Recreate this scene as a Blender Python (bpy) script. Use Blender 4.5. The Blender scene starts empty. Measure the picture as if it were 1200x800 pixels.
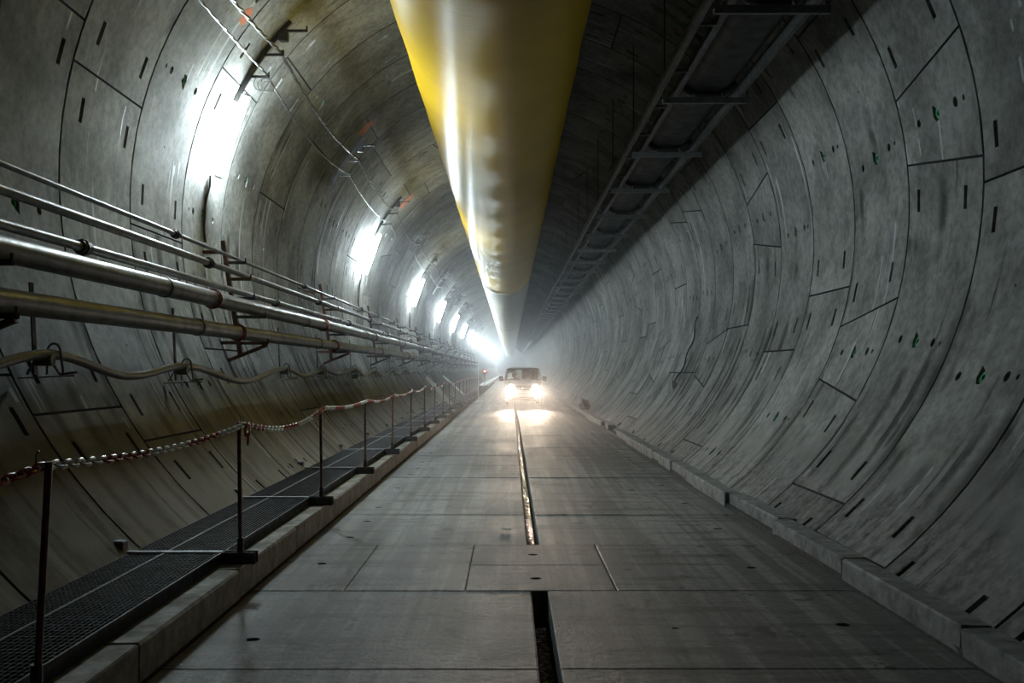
import bpy, bmesh, math, random
from mathutils import Vector, Matrix
random.seed(7)
PI = math.pi
SC = bpy.context.scene
C = SC.collection

# ------------------------------------------------------------------ camera, world, exposure
F = 1236.0                       # focal length in pixels of the 1200 px wide frame
VPX, VPY = 598.0, 433.0          # vanishing point of the tunnel axis in the frame
CAMH = 1.8
cam = bpy.data.cameras.new('camera')
cam.sensor_width = 36.0
cam.lens = 36.0 * F / 1200.0
cam.shift_x = (600 - VPX) / 1200.0
cam.shift_y = (VPY - 400) / 1200.0
cam.clip_end = 1000
cam.clip_start = 0.05
camo = bpy.data.objects.new('camera', cam)
C.objects.link(camo)
camo.location = (0, 0, CAMH)
camo.rotation_euler = (PI / 2, 0, 0)
SC.camera = camo

world = bpy.data.worlds.new('world')
SC.world = world
world.use_nodes = True
world.node_tree.nodes['Background'].inputs[0].default_value = (0.003, 0.003, 0.003, 1)
world.node_tree.nodes['Background'].inputs[1].default_value = 1.0

SC.view_settings.view_transform = 'Standard'
SC.view_settings.look = 'None'
SC.view_settings.gamma = 1.0
SC.view_settings.use_curve_mapping = False
SC.view_settings.exposure = 0.0
SC.cycles.max_bounces = 6
SC.cycles.diffuse_bounces = 3
SC.cycles.glossy_bounces = 3
SC.cycles.transmission_bounces = 6
SC.cycles.volume_bounces = 0
YFAR = 329.0
LAMP_POWER = 790.0               # emission strength of the tubes
LAMP_COL = (0.80, 0.95, 1.0)
BEAM_POWER = 5600.0              # headlight spots
HAZE = ((22.0, YFAR, .0032),)    # dust hangs in the air from a little way in

# ------------------------------------------------------------------ dimensions
R, XC, ZC = 4.7, 0.113, 3.79     # lining: inner radius and axis
RW = 2.0                         # ring width
Y0 = 10.72                       # one of the ring joints
YEND = 330.0


def wall_pt(deg, inset=0.0):
    a = math.radians(deg)
    return XC + (R - inset) * math.cos(a), ZC + (R - inset) * math.sin(a)


# ------------------------------------------------------------------ helpers: objects
def tag(o, label=None, cat=None, group=None, kind=None):
    if label: o['label'] = label
    if cat: o['category'] = cat
    if group: o['group'] = group
    if kind: o['kind'] = kind
    return o


def empty(name, loc=(0, 0, 0), parent=None):
    o = bpy.data.objects.new(name, None)
    o.empty_display_size = 0.2
    C.objects.link(o)
    o.location = loc
    o.parent = parent
    return o


def link(name, me, parent=None, loc=(0, 0, 0), rot=(0, 0, 0)):
    o = bpy.data.objects.new(name, me)
    C.objects.link(o)
    o.parent = parent
    o.location = loc
    o.rotation_euler = rot
    return o


ORD = ['first', 'second', 'third', 'fourth', 'fifth', 'sixth', 'seventh', 'eighth', 'ninth', 'tenth', 'eleventh', 'twelfth',
       'thirteenth', 'fourteenth', 'fifteenth', 'sixteenth', 'seventeenth', 'eighteenth', 'nineteenth', 'twentieth']


class MB:
    """collects geometry for one mesh"""
    def __init__(s):
        s.v, s.f, s.m, s.uv = [], [], [], None

    def add(s, vs, fs, mi=0):
        n = len(s.v)
        s.v.extend([tuple(p) for p in vs])
        for f in fs:
            s.f.append([i + n for i in f]); s.m.append(mi)
        return s

    def box(s, x0, x1, y0, y1, z0, z1, mi=0, mat=None, ch=0.0):
        if ch > 0:
            bm = bmesh.new()
            bmesh.ops.create_cube(bm, size=1.0)
            for v in bm.verts:
                v.co = Vector((x0 + (v.co.x + .5) * (x1 - x0), y0 + (v.co.y + .5) * (y1 - y0), z0 + (v.co.z + .5) * (z1 - z0)))
            bmesh.ops.bevel(bm, geom=bm.edges[:], offset=ch, segments=1, affect='EDGES')
            bm.verts.ensure_lookup_table()
            vs = [v.co.copy() for v in bm.verts]
            fs = [[v.index for v in f.verts] for f in bm.faces]
            bm.free()
        else:
            vs = [Vector(p) for p in ((x0, y0, z0), (x1, y0, z0), (x1, y1, z0), (x0, y1, z0), (x0, y0, z1), (x1, y0, z1), (x1, y1, z1), (x0, y1, z1))]
            fs = [(3, 2, 1, 0), (4, 5, 6, 7), (0, 1, 5, 4), (1, 2, 6, 5), (2, 3, 7, 6), (3, 0, 4, 7)]
        if mat is not None:
            vs = [mat @ v for v in vs]
        return s.add(vs, fs, mi)

    def bar(s, a, b, w, h, up=(0, 0, 1), mi=0, ch=0.0):
        """rectangular bar from a to b, w across, h along up"""
        a, b = Vector(a), Vector(b)
        d = (b - a); L = d.length; d.normalize()
        up = Vector(up); sx = d.cross(up)
        if sx.length < 1e-4: sx = d.cross(Vector((1, 0, 0)))
        sx.normalize(); uz = sx.cross(d)
        M = Matrix(((sx.x, d.x, uz.x, a.x), (sx.y, d.y, uz.y, a.y), (sx.z, d.z, uz.z, a.z), (0, 0, 0, 1)))
        return s.box(-w / 2, w / 2, 0, L, -h / 2, h / 2, mi, M, ch)

    def tube(s, pts, r, n=10, mi=0, cap=True, closed=False):
        pts = [Vector(p) for p in pts]
        rr = r if isinstance(r, (list, tuple)) else [r] * len(pts)
        N = len(pts); base = len(s.v)
        prev = None
        for i, p in enumerate(pts):
            if closed: t = pts[(i + 1) % N] - pts[(i - 1) % N]
            else: t = pts[min(i + 1, N - 1)] - pts[max(i - 1, 0)]
            t.normalize()
            if prev is None:
                ref = Vector((0, 0, 1)) if abs(t.z) < .9 else Vector((1, 0, 0))
                nx = t.cross(ref).normalized()
            else:
                nx = (prev - t * prev.dot(t)).normalized()
            prev = nx
            ny = t.cross(nx)
            for k in range(n):
                a = 2 * PI * k / n
                q = p + (nx * math.cos(a) + ny * math.sin(a)) * rr[i]
                s.v.append(tuple(q))
        for i in range(N if closed else N - 1):
            j = (i + 1) % N
            for k in range(n):
                k2 = (k + 1) % n
                s.f.append([base + i * n + k, base + j * n + k, base + j * n + k2, base + i * n + k2][::-1]); s.m.append(mi)
        if cap and not closed:
            s.f.append([base + k for k in range(n)][::-1][::-1]); s.m.append(mi)
            s.f.append([base + (N - 1) * n + k for k in range(n)][::-1]); s.m.append(mi)
        return s

    def mesh(s, name, mats, smooth=None):
        me = bpy.data.meshes.new(name)
        me.from_pydata(s.v, [], s.f)
        for m in (mats if isinstance(mats, (list, tuple)) else [mats]):
            me.materials.append(m)
        me.polygons.foreach_set('material_index', s.m)
        if s.uv:
            uvl = me.uv_layers.new(name='UVMap')
            flat = []
            for l in me.loops:
                flat.extend(s.uv[l.vertex_index])
            uvl.data.foreach_set('uv', flat)
        me.update()
        bm = bmesh.new(); bm.from_mesh(me)
        bmesh.ops.recalc_face_normals(bm, faces=bm.faces[:])
        bm.to_mesh(me); bm.free()
        if smooth is not None:
            me.polygons.foreach_set('use_smooth', [True] * len(me.polygons))
            me.set_sharp_from_angle(angle=math.radians(smooth))
        return me

    def build(s, name, mats, parent=None, smooth=None, loc=(0, 0, 0)):
        return link(name, s.mesh(name, mats, smooth), parent, loc)


# ------------------------------------------------------------------ helpers: materials
def nt_mat(name):
    m = bpy.data.materials.new(name)
    m.use_nodes = True
    nt = m.node_tree
    return m, nt, nt.nodes['Principled BSDF']


def N(nt, t, **kw):
    n = nt.nodes.new(t)
    for k, v in kw.items():
        if k.startswith('i_'):
            key = k[2:]
            key = int(key) if key.isdigit() else key.replace('_', ' ')
            n.inputs[key].default_value = v
        else:
            setattr(n, k, v)
    return n


def ramp(nt, src, p0, p1, c0=(0, 0, 0, 1), c1=(1, 1, 1, 1)):
    r = nt.nodes.new('ShaderNodeValToRGB')
    r.color_ramp.elements[0].position = p0; r.color_ramp.elements[0].color = c0
    r.color_ramp.elements[1].position = p1; r.color_ramp.elements[1].color = c1
    nt.links.new(src, r.inputs[0])
    return r.outputs[0]


def mix(nt, fac, a, b, mode='MIX'):
    n = nt.nodes.new('ShaderNodeMix'); n.data_type = 'RGBA'; n.blend_type = mode
    for sock, v in ((n.inputs[0], fac), (n.inputs[6], a), (n.inputs[7], b)):
        if hasattr(v, 'links'): nt.links.new(v, sock)
        else: sock.default_value = v
    return n.outputs[2]


def mth(nt, op, a, b=0.0, clamp=False):
    n = nt.nodes.new('ShaderNodeMath'); n.operation = op; n.use_clamp = clamp
    for sock, v in ((n.inputs[0], a), (n.inputs[1], b)):
        if hasattr(v, 'links'): nt.links.new(v, sock)
        else: sock.default_value = v
    return n.outputs[0]


def simple(name, col, rough=0.5, metal=0.0, var=0.25, scale=8.0, bump=0.0, col2=None, stretch=(1, 1, 1), coat=0.0, spec=0.5):
    m, nt, b = nt_mat(name)
    tc = N(nt, 'ShaderNodeTexCoord')
    mp = N(nt, 'ShaderNodeMapping'); mp.inputs['Scale'].default_value = stretch
    nt.links.new(tc.outputs['Object'], mp.inputs[0])
    no = N(nt, 'ShaderNodeTexNoise', i_Scale=scale, i_Detail=6.0, i_Roughness=0.65)
    nt.links.new(mp.outputs[0], no.inputs['Vector'])
    c2 = col2 or tuple(c * (1 - var) for c in col)
    f = ramp(nt, no.outputs['Fac'], 0.35, 0.68)
    nt.links.new(mix(nt, f, (*c2, 1), (*col, 1)), b.inputs['Base Color'])
    nt.links.new(ramp(nt, no.outputs['Fac'], 0.3, 0.7, (min(1, rough * 1.25),) * 3 + (1,), (rough * .85,) * 3 + (1,)), b.inputs['Roughness'])
    b.inputs['Metallic'].default_value = metal
    b.inputs['Specular IOR Level'].default_value = spec
    if coat: b.inputs['Coat Weight'].default_value = coat
    if bump:
        bp = N(nt, 'ShaderNodeBump', i_Strength=bump, i_Distance=0.02)
        nt.links.new(no.outputs['Fac'], bp.inputs['Height'])
        nt.links.new(bp.outputs[0], b.inputs['Normal'])
    return m


def emit(name, col, strength):
    m, nt, b = nt_mat(name)
    b.inputs['Base Color'].default_value = (0.8, 0.8, 0.8, 1)
    b.inputs['Emission Color'].default_value = (*col, 1)
    b.inputs['Emission Strength'].default_value = strength
    return m


def lining_material():
    m, nt, b = nt_mat('precast_concrete')
    L = nt.links
    tc = N(nt, 'ShaderNodeTexCoord'); oi = N(nt, 'ShaderNodeObjectInfo'); ge = N(nt, 'ShaderNodeNewGeometry')
    off = N(nt, 'ShaderNodeVectorMath', operation='SCALE'); off.inputs[0].default_value = (37, 53, 91)
    L.new(oi.outputs['Random'], off.inputs['Scale'])
    uv = N(nt, 'ShaderNodeVectorMath', operation='ADD')
    L.new(tc.outputs['UV'], uv.inputs[0]); L.new(off.outputs[0], uv.inputs[1])
    def noise(scale, stretch=(1, 1, 1), detail=5, rough=.6):
        mp = N(nt, 'ShaderNodeMapping'); mp.inputs['Scale'].default_value = stretch
        L.new(uv.outputs[0], mp.inputs[0])
        no = N(nt, 'ShaderNodeTexNoise', i_Scale=scale, i_Detail=float(detail), i_Roughness=rough)
        L.new(mp.outputs[0], no.inputs['Vector'])
        return no.outputs['Fac']
    big = noise(0.9)
    fine = noise(9, detail=7, rough=.7)
    streak = noise(1.0, (6, .30, 1), 3, .5)
    streak2 = noise(1.0, (9, .22, 1), 2, .5)
    patch = noise(.8, (1.2, .6, 1), 4)
    col = mix(nt, ramp(nt, big, .38, .62), (.205, .205, .192, 1), (.365, .367, .345, 1))
    col = mix(nt, ramp(nt, fine, .40, .62), col, mix(nt, 1.0, col, (.62, .62, .61, 1), 'MULTIPLY'))
    # dark run-down marks, more of them low on the walls
    sp = N(nt, 'ShaderNodeSeparateXYZ'); L.new(ge.outputs['Position'], sp.inputs[0])
    low = N(nt, 'ShaderNodeMapRange', i_1=0.5, i_2=4.2, i_3=-.035, i_4=.16); L.new(sp.outputs['Z'], low.inputs[0])
    st = mth(nt, 'SUBTRACT', streak, low.outputs[0])
    dark = mth(nt, 'MULTIPLY', ramp(nt, st, .53, .59), ramp(nt, patch, .48, .58))
    # damp runs under the pockets and along the ring joints
    su = N(nt, 'ShaderNodeSeparateXYZ'); L.new(tc.outputs['UV'], su.inputs[0])
    run = 0.0
    vno = noise(1.0, (.4, .55, 1), 3)
    for uc, wd in ((.98, .17), (.42, .12), (1.70, .12), (.03, .22), (1.97, .16)):
        dd = mth(nt, 'ABSOLUTE', mth(nt, 'SUBTRACT', mth(nt, 'ADD', su.outputs['X'], mth(nt, 'MULTIPLY', mth(nt, 'SUBTRACT', fine, .5), .12)), uc))
        mr = N(nt, 'ShaderNodeMapRange', i_1=wd * .25, i_2=wd, i_3=1.0, i_4=0.0); L.new(dd, mr.inputs[0])
        run = mth(nt, 'MAXIMUM', mr.outputs[0], run)
    run = mth(nt, 'MULTIPLY', run, ramp(nt, mth(nt, 'SUBTRACT', vno, low.outputs[0]), .46, .53))
    dark = mth(nt, 'MAXIMUM', dark, mth(nt, 'MULTIPLY', run, .9))
    col = mix(nt, mth(nt, 'MULTIPLY', dark, .85), col, (.036, .034, .029, 1))
    # pale lime runs
    pale = mth(nt, 'MULTIPLY', ramp(nt, streak2, .63, .67), ramp(nt, patch, .54, .46))
    col = mix(nt, mth(nt, 'MULTIPLY', pale, .7), col, (.50, .52, .53, 1))
    # ochre silt on the lower part of the wall beside the walkway
    lowz = N(nt, 'ShaderNodeMapRange', i_1=1.3, i_2=2.1, i_3=1.0, i_4=0.0); L.new(mth(nt, 'ADD', sp.outputs['Z'], mth(nt, 'MULTIPLY', big, .6)), lowz.inputs[0])
    leftx = mth(nt, 'LESS_THAN', sp.outputs['X'], 0.0)
    silt = mth(nt, 'MULTIPLY', mth(nt, 'MULTIPLY', lowz.outputs[0], leftx), .7)
    col = mix(nt, silt, col, mix(nt, ramp(nt, fine, .3, .7), (.12, .102, .066, 1), (.25, .21, .14, 1)))
    # grout fan and dirt along the foot of the other wall
    foot = N(nt, 'ShaderNodeMapRange', i_1=.15, i_2=.75, i_3=.75, i_4=0.0); L.new(mth(nt, 'ADD', sp.outputs['Z'], mth(nt, 'MULTIPLY', streak, -.6)), foot.inputs[0])
    rightx = mth(nt, 'GREATER_THAN', sp.outputs['X'], 0.0)
    col = mix(nt, mth(nt, 'MULTIPLY', mth(nt, 'MULTIPLY', foot.outputs[0], rightx), .8), col, mix(nt, ramp(nt, fine, .4, .62), (.07, .068, .062, 1), (.34, .33, .32, 1)))
    rnd = N(nt, 'ShaderNodeMapRange', i_1=0.0, i_2=1.0, i_3=.80, i_4=1.08); L.new(oi.outputs['Random'], rnd.inputs[0])
    hv = N(nt, 'ShaderNodeHueSaturation'); L.new(rnd.outputs[0], hv.inputs['Value']); L.new(col, hv.inputs['Color'])
    L.new(hv.outputs[0], b.inputs['Base Color'])
    ro = mth(nt, 'SUBTRACT', ramp(nt, big, .3, .7, (.86, .86, .86, 1), (.72, .72, .72, 1)), mth(nt, 'MULTIPLY', pale, .30))
    L.new(ro, b.inputs['Roughness'])
    L.new(mth(nt, 'SUBTRACT', .24, mth(nt, 'MULTIPLY', dark, .16)), b.inputs['Specular IOR Level'])
    bp = N(nt, 'ShaderNodeBump', i_Strength=.30, i_Distance=.012)
    L.new(fine, bp.inputs['Height']); L.new(bp.outputs[0], b.inputs['Normal'])
    return m


def road_material():
    m, nt, b = nt_mat('road_concrete')
    L = nt.links
    ge = N(nt, 'ShaderNodeNewGeometry'); oi = N(nt, 'ShaderNodeObjectInfo')
    def noise(scale, stretch=(1, 1, 1), detail=5, rough=.6):
        mp = N(nt, 'ShaderNodeMapping'); mp.inputs['Scale'].default_value = stretch
        L.new(ge.outputs['Position'], mp.inputs[0])
        no = N(nt, 'ShaderNodeTexNoise', i_Scale=scale, i_Detail=float(detail), i_Roughness=rough)
        L.new(mp.outputs[0], no.inputs['Vector'])
        return no.outputs['Fac']
    big = noise(1.0, (1, .35, 1)); track = noise(1.0, (5.5, .12, 1), 5, .65); cross = noise(1.0, (.55, 3.2, 1), 5, .65)
    fine = noise(16, (1, 1, 1), 6, .75); spots = noise(3.2, (1, .8, 1), 3)
    col = mix(nt, ramp(nt, big, .3, .7), (.15, .152, .15, 1), (.25, .25, .245, 1))
    col = mix(nt, mth(nt, 'MULTIPLY', ramp(nt, track, .48, .58), .65), col, (.42, .41, .39, 1))
    col = mix(nt, mth(nt, 'MULTIPLY', ramp(nt, cross, .50, .60), .65), col, (.075, .075, .074, 1))
    col = mix(nt, ramp(nt, fine, .40, .60), mix(nt, 1.0, col, (.60, .60, .60, 1), 'MULTIPLY'), col)
    col = mix(nt, mth(nt, 'MULTIPLY', ramp(nt, spots, .62, .65), .75), col, (.04, .04, .04, 1))
    # damp silt beside the kerbs
    sp = N(nt, 'ShaderNodeSeparateXYZ'); L.new(ge.outputs['Position'], sp.inputs[0])
    ed = mth(nt, 'ABSOLUTE', mth(nt, 'SUBTRACT', sp.outputs['X'], .36))
    edr = N(nt, 'ShaderNodeMapRange', i_1=1.9, i_2=2.7, i_3=0.0, i_4=.6); L.new(mth(nt, 'ADD', ed, mth(nt, 'MULTIPLY', mth(nt, 'SUBTRACT', big, .5), 1.4)), edr.inputs[0])
    col = mix(nt, edr.outputs[0], col, (.085, .084, .080, 1))
    rnd = N(nt, 'ShaderNodeMapRange', i_1=0.0, i_2=1.0, i_3=.92, i_4=1.1); L.new(oi.outputs['Random'], rnd.inputs[0])
    hv = N(nt, 'ShaderNodeHueSaturation'); L.new(rnd.outputs[0], hv.inputs['Value']); L.new(col, hv.inputs['Color'])
    L.new(hv.outputs[0], b.inputs['Base Color'])
    L.new(mth(nt, 'ADD', ramp(nt, big, .3, .7, (.56, .56, .56, 1), (.74, .74, .74, 1)), mth(nt, 'MULTIPLY', mth(nt, 'SUBTRACT', fine, .5), .3)), b.inputs['Roughness'])
    bp = N(nt, 'ShaderNodeBump', i_Strength=.55, i_Distance=.02)
    b.inputs['Specular IOR Level'].default_value = .28
    L.new(mth(nt, 'ADD', fine, mth(nt, 'MULTIPLY', cross, .6)), bp.inputs['Height']); L.new(bp.outputs[0], b.inputs['Normal'])
    return m


def duct_material(name, col, col2):
    m, nt, b = nt_mat(name)
    L = nt.links
    tc = N(nt, 'ShaderNodeTexCoord')
    def noise(scale, stretch, detail=4):
        mp = N(nt, 'ShaderNodeMapping'); mp.inputs['Scale'].default_value = stretch
        L.new(tc.outputs['Object'], mp.inputs[0])
        no = N(nt, 'ShaderNodeTexNoise', i_Scale=scale, i_Detail=float(detail), i_Roughness=.6)
        L.new(mp.outputs[0], no.inputs['Vector'])
        return no.outputs['Fac']
    wr = noise(1.0, (1.2, 26, 1.2)); big = noise(1.0, (.6, .5, .6))
    L.new(mix(nt, ramp(nt, big, .3, .7), (*col2, 1), (*col, 1)), b.inputs['Base Color'])
    b.inputs['Roughness'].default_value = .37
    b.inputs['Specular IOR Level'].default_value = .14
    bp = N(nt, 'ShaderNodeBump', i_Strength=.5, i_Distance=.012)
    L.new(wr, bp.inputs['Height']); L.new(bp.outputs[0], b.inputs['Normal'])
    return m


M_LIN = lining_material()
M_ROAD = road_material()
M_BACK = simple('joint_dark', (.03, .03, .03), .9)
M_SOIL = simple('dark_silt', (.055, .052, .047), .95, var=.5, scale=14, bump=.6)
M_KERB_L = simple('kerb_concrete_brownish', (.31, .295, .25), .75, var=.35, scale=6, bump=.4, col2=(.14, .12, .09))
M_KERB_R = simple('kerb_concrete_grey', (.31, .315, .31), .75, var=.35, scale=5, bump=.5, col2=(.12, .12, .115))
M_DUCT = duct_material('yellow_duct_fabric', (.86, .55, .025), (.72, .44, .02))
M_DUCT2 = duct_material('pale_duct_fabric', (.66, .52, .28), (.54, .42, .21))
M_STEEL = simple('galvanised_pipe', (.19, .187, .185), .40, .7, .35, 6, .05)
M_STEEL_D = simple('dark_steel', (.10, .10, .10), .5, .6, .4, 10)
M_GALV = simple('galvanised_bar', (.24, .245, .245), .55, .5, .3, 14)
M_GRATE = simple('grating_steel', (.045, .046, .048), .6, .25, .35, 10, spec=.3)
M_RUST = simple('rusty_steel', (.16, .075, .045), .7, .3, .45, 14, .2, col2=(.07, .04, .03))
M_REDC = simple('red_coupling', (.26, .055, .035), .55, .1, .3, 10)
M_HOSE = simple('grey_rubber_hose', (.22, .20, .185), .40, 0, .3, 20)
M_BLACK = simple('black_rubber', (.02, .02, .02), .5)
M_CABLE = simple('grey_cable', (.11, .11, .11), .5, 0, .3, 20)
M_BELT = simple('conveyor_belt', (.028, .028, .029), .55, 0, .35, 4)
M_RACK = simple('conveyor_frame', (.15, .15, .15), .5, .5, .35, 6)
M_RED = simple('red_plastic', (.38, .03, .025), .4, 0, .2, 30)
M_WHITE = simple('white_plastic', (.72, .71, .68), .4, 0, .15, 30)
M_POST = simple('post_steel', (.24, .13, .095), .55, .4, .5, 16, col2=(.10, .055, .04))
M_GREEN = simple('green_plastic', (.02, .36, .14), .45, 0, .35, 40)
M_STICK = simple('paper_label', (.34, .34, .32), .7, 0, .25, 30)
M_ORANGE = simple('orange_spray_paint', (.70, .16, .06), .7, 0, .35, 12, col2=(.45, .20, .12))
M_HOUS = simple('lamp_housing', (.55, .57, .58), .4, 0, .1)
M_TUBE = emit('fluorescent_tube', LAMP_COL, LAMP_POWER)
M_CAR = simple('silver_white_paint', (.60, .61, .62), .25, .2, .05, 3, coat=.6)
M_CARD = simple('black_car_trim', (.018, .018, .02), .35)
M_TYRE = simple('tyre_rubber', (.02, .02, .02), .8)
M_CHROME = simple('chrome', (.75, .75, .75), .15, 1.0, .05)
M_HEAD = emit('headlamp', (1.0, .88, .74), 45.0)
M_REDL = emit('red_signal', (1.0, .10, .07), 4.0)
M_PLATE = simple('plate_white', (.7, .7, .68), .4)
M_SEAT = simple('seat_cloth', (.03, .03, .033), .9)

m, nt, b = nt_mat('car_glass')
b.inputs['Base Color'].default_value = (.75, .8, .8, 1)
b.inputs['Roughness'].default_value = .02
b.inputs['Transmission Weight'].default_value = 1.0
b.inputs['IOR'].default_value = 1.02
M_GLASS = m
m, nt, b = nt_mat('drain_water')
b.inputs['Base Color'].default_value = (.012, .013, .012, 1)
b.inputs['Roughness'].default_value = .06
b.inputs['IOR'].default_value = 1.33
ge = N(nt, 'ShaderNodeNewGeometry'); no = N(nt, 'ShaderNodeTexNoise', i_Scale=11.0, i_Detail=5.0)
nt.links.new(ge.outputs['Position'], no.inputs['Vector'])
bp = N(nt, 'ShaderNodeBump', i_Strength=1.0, i_Distance=.06)
nt.links.new(no.outputs['Fac'], bp.inputs['Height']); nt.links.new(bp.outputs[0], b.inputs['Normal'])
M_WATER = m


# ------------------------------------------------------------------ panels with recessed holes
def panel(mb, us, vs, holes, P, skirt, vsub, chamfer=.008, mi=0, uvf=None, skirt_mi=0):
    """grid panel over us x vs; holes = (u0,u1,v0,v1,shape,depth); P(u,v,d) -> point, d away from the visible face"""
    U = sorted(set([round(x, 5) for x in us] + [round(h[k], 5) for h in holes for k in (0, 1)]))
    V = sorted(set([round(x, 5) for x in vs] + [round(h[k], 5) for h in holes for k in (2, 3)]))
    def thin(A):
        keep = {round(h[k], 5) for h in holes for k in ((0, 1) if A is U else (2, 3))} | {A[0], A[1], A[-2], A[-1]}
        out = []
        for x in A:
            if x in keep or not out or x - out[-1] > 1e-4: out.append(x)
        return out
    U, V = thin(U), thin(V)
    nu, nv = len(U), len(V)
    if mb.uv is None: mb.uv = []
    idx = {}
    def vert(u, v, d):
        mb.v.append(tuple(P(u, v, d))); mb.uv.append(uvf(u, v) if uvf else (u, v))
        return len(mb.v) - 1
    for i, u in enumerate(U):
        for j, v in enumerate(V):
            e = i in (0, nu - 1) or j in (0, nv - 1)
            idx[i, j] = vert(u, v, chamfer if e else 0.0)
    def face(f):
        mb.f.append(f); mb.m.append(mi)
    def inhole(u, v):
        for h in holes:
            if h[0] < u < h[1] and h[2] < v < h[3]: return True
        return False
    for i in range(nu - 1):
        for j in range(nv - 1):
            if not inhole((U[i] + U[i + 1]) / 2, (V[j] + V[j + 1]) / 2):
                mb.f.append([idx[i, j], idx[i + 1, j], idx[i + 1, j + 1], idx[i, j + 1]])
                mb.m.append(skirt_mi if i in (0, nu - 2) or j in (0, nv - 2) else mi)
    # skirts
    rim = [(i, 0) for i in range(nu)] + [(nu - 1, j) for j in range(1, nv)] + [(i, nv - 1) for i in range(nu - 2, -1, -1)] + [(0, j) for j in range(nv - 2, 0, -1)]
    low = [vert(U[i], V[j], skirt) for i, j in rim]
    for k in range(len(rim)):
        k2 = (k + 1) % len(rim)
        mb.f.append([idx[rim[k]], low[k], low[k2], idx[rim[k2]]]); mb.m.append(skirt_mi)
    # holes
    for (u0, u1, v0, v1, shape, depth) in holes:
        i0, i1 = U.index(round(u0, 5)), U.index(round(u1, 5)); j0, j1 = V.index(round(v0, 5)), V.index(round(v1, 5))
        ring = [(i, j0) for i in range(i0, i1)] + [(i1, j) for j in range(j0, j1)] + [(i, j1) for i in range(i1, i0, -1)] + [(i0, j) for j in range(j1, j0, -1)]
        outer = [idx[r] for r in ring]; ouv = [(U[i], V[j]) for i, j in ring]
        cu, cv = (u0 + u1) / 2, (v0 + v1) / 2; hu, hv = (u1 - u0) / 2, (v1 - v0) / 2
        if shape == 'rect':
            inner, iuv = outer, ouv
        else:
            if shape == 'round':
                iuv = [(cu + hu * .96 * math.cos(2 * PI * (k + .5) / 12), cv + hv * .96 * math.sin(2 * PI * (k + .5) / 12)) for k in range(12)]
            else:  # five-sided pocket, pointed at the top of one side
                iuv = [(cu + hu * a, cv + hv * c) for a, c in ((-.55, -.9), (.35, -.95), (.9, -.3), (.75, .95), (-.9, .1))]
            inner = [vert(a, c, 0.0) for a, c in iuv]
            ang = lambda p: math.atan2((p[1] - cv) / hv, (p[0] - cu) / hu) % (2 * PI)
            ao = sorted(range(len(outer)), key=lambda k: ang(ouv[k])); ai = sorted(range(len(inner)), key=lambda k: ang(iuv[k]))
            outer = [outer[k] for k in ao]; oa = [ang(ouv[k]) for k in ao]
            inner = [inner[k] for k in ai]; ia = [ang(iuv[k]) for k in ai]; iuv = [iuv[k] for k in ai]
            a, c = 0, 0; no_, ni_ = len(outer), len(inner)
            while a < no_ or c < ni_:
                na = oa[a + 1] if a + 1 < no_ else oa[(a + 1) % no_] + 2 * PI
                nc = ia[c + 1] if c + 1 < ni_ else ia[(c + 1) % ni_] + 2 * PI
                if c >= ni_ or (a < no_ and na <= nc):
                    face([outer[a % no_], outer[(a + 1) % no_], inner[c % ni_]]); a += 1
                else:
                    face([outer[a % no_], inner[(c + 1) % ni_], inner[c % ni_]]); c += 1
        lowv = []
        for k, (a, c) in enumerate(iuv):
            s_ = .86 if shape != 'rect' else .9
            lowv.append(vert(cu + (a - cu) * s_, cv + (c - cv) * s_, depth))
        for k in range(len(inner)):
            k2 = (k + 1) % len(inner)
            face([inner[k], inner[k2], lowv[k2], lowv[k]])
        face(lowv)


# ------------------------------------------------------------------ the tunnel lining
SEG = (360 - 13.0) / 7
KN, KF = 8.25, 4.75              # half angles of the key stone at its near and far edge
PROUD = 0.0


def seg_mesh(name, lo0, lo1, hi0, hi1, kind, detail=True):
    """one precast segment about the ring axis: lower edge at lo0 (near) .. lo1 (far) degrees, upper hi0 .. hi1"""
    ref = (lo0 + lo1) / 2 * PI / 180
    arc = R * ((hi0 + hi1) / 2 - (lo0 + lo1) / 2) * PI / 180
    gu, gv = .010, .006
    def P(u, v, d):
        t = u / RW
        lo = math.radians(lo0 + (lo1 - lo0) * t); hi = math.radians(hi0 + (hi1 - hi0) * t)
        a = lo + (hi - lo) * (v / arc)
        return ((R + d) * math.cos(a), u, (R + d) * math.sin(a))
    us = [gu, gu + .011, .7, 1.35, RW - gu - .011, RW - gu]
    n = max(3, int(round(arc / (.34 if detail else .6))))
    vs = [gv, gv + .008] + [arc * k / n for k in range(1, n)] + [arc - gv - .008, arc - gv]
    holes = []
    mid = arc * .5
    def clear(v0, v1):
        return [x for x in vs if not (v0 - .02 < x < v1 + .02)]
    holes.append((1 - .10, 1 + .10, mid - .09, mid + .115, 'tri', .09))
    if detail:
        for uu, rr in ((.5, .055), (1.5, .055), (.3, .028)):
            holes.append((uu - rr, uu + rr, mid - rr - .004 * (uu < .4), mid + rr, 'round', .08))
    if kind != 'key':
        for uu in (.42, 1.70):
            for vv in (.42, arc - .42):
                holes.append((uu - .042, uu + .042, vv - .13, vv + .13, 'rect', .09))
        if detail:
            holes.append((1.0 - .018, 1.0 + .018, arc * .72 - .018, arc * .72 + .018, 'round', .05))
    for h in holes:
        vs = [x for x in vs if x <= .03 or x >= arc - .03 or not (h[2] - .03 < x < h[3] + .03)]
    us = [u for u in us if u < .05 or u > RW - .05 or not any(h[0] - .02 < u < h[1] + .02 for h in holes)]
    mb = MB()
    panel(mb, us, vs, holes, P, .10, None, uvf=lambda u, v: (u, v + ref), skirt_mi=1)
    return mb, P, arc


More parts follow.
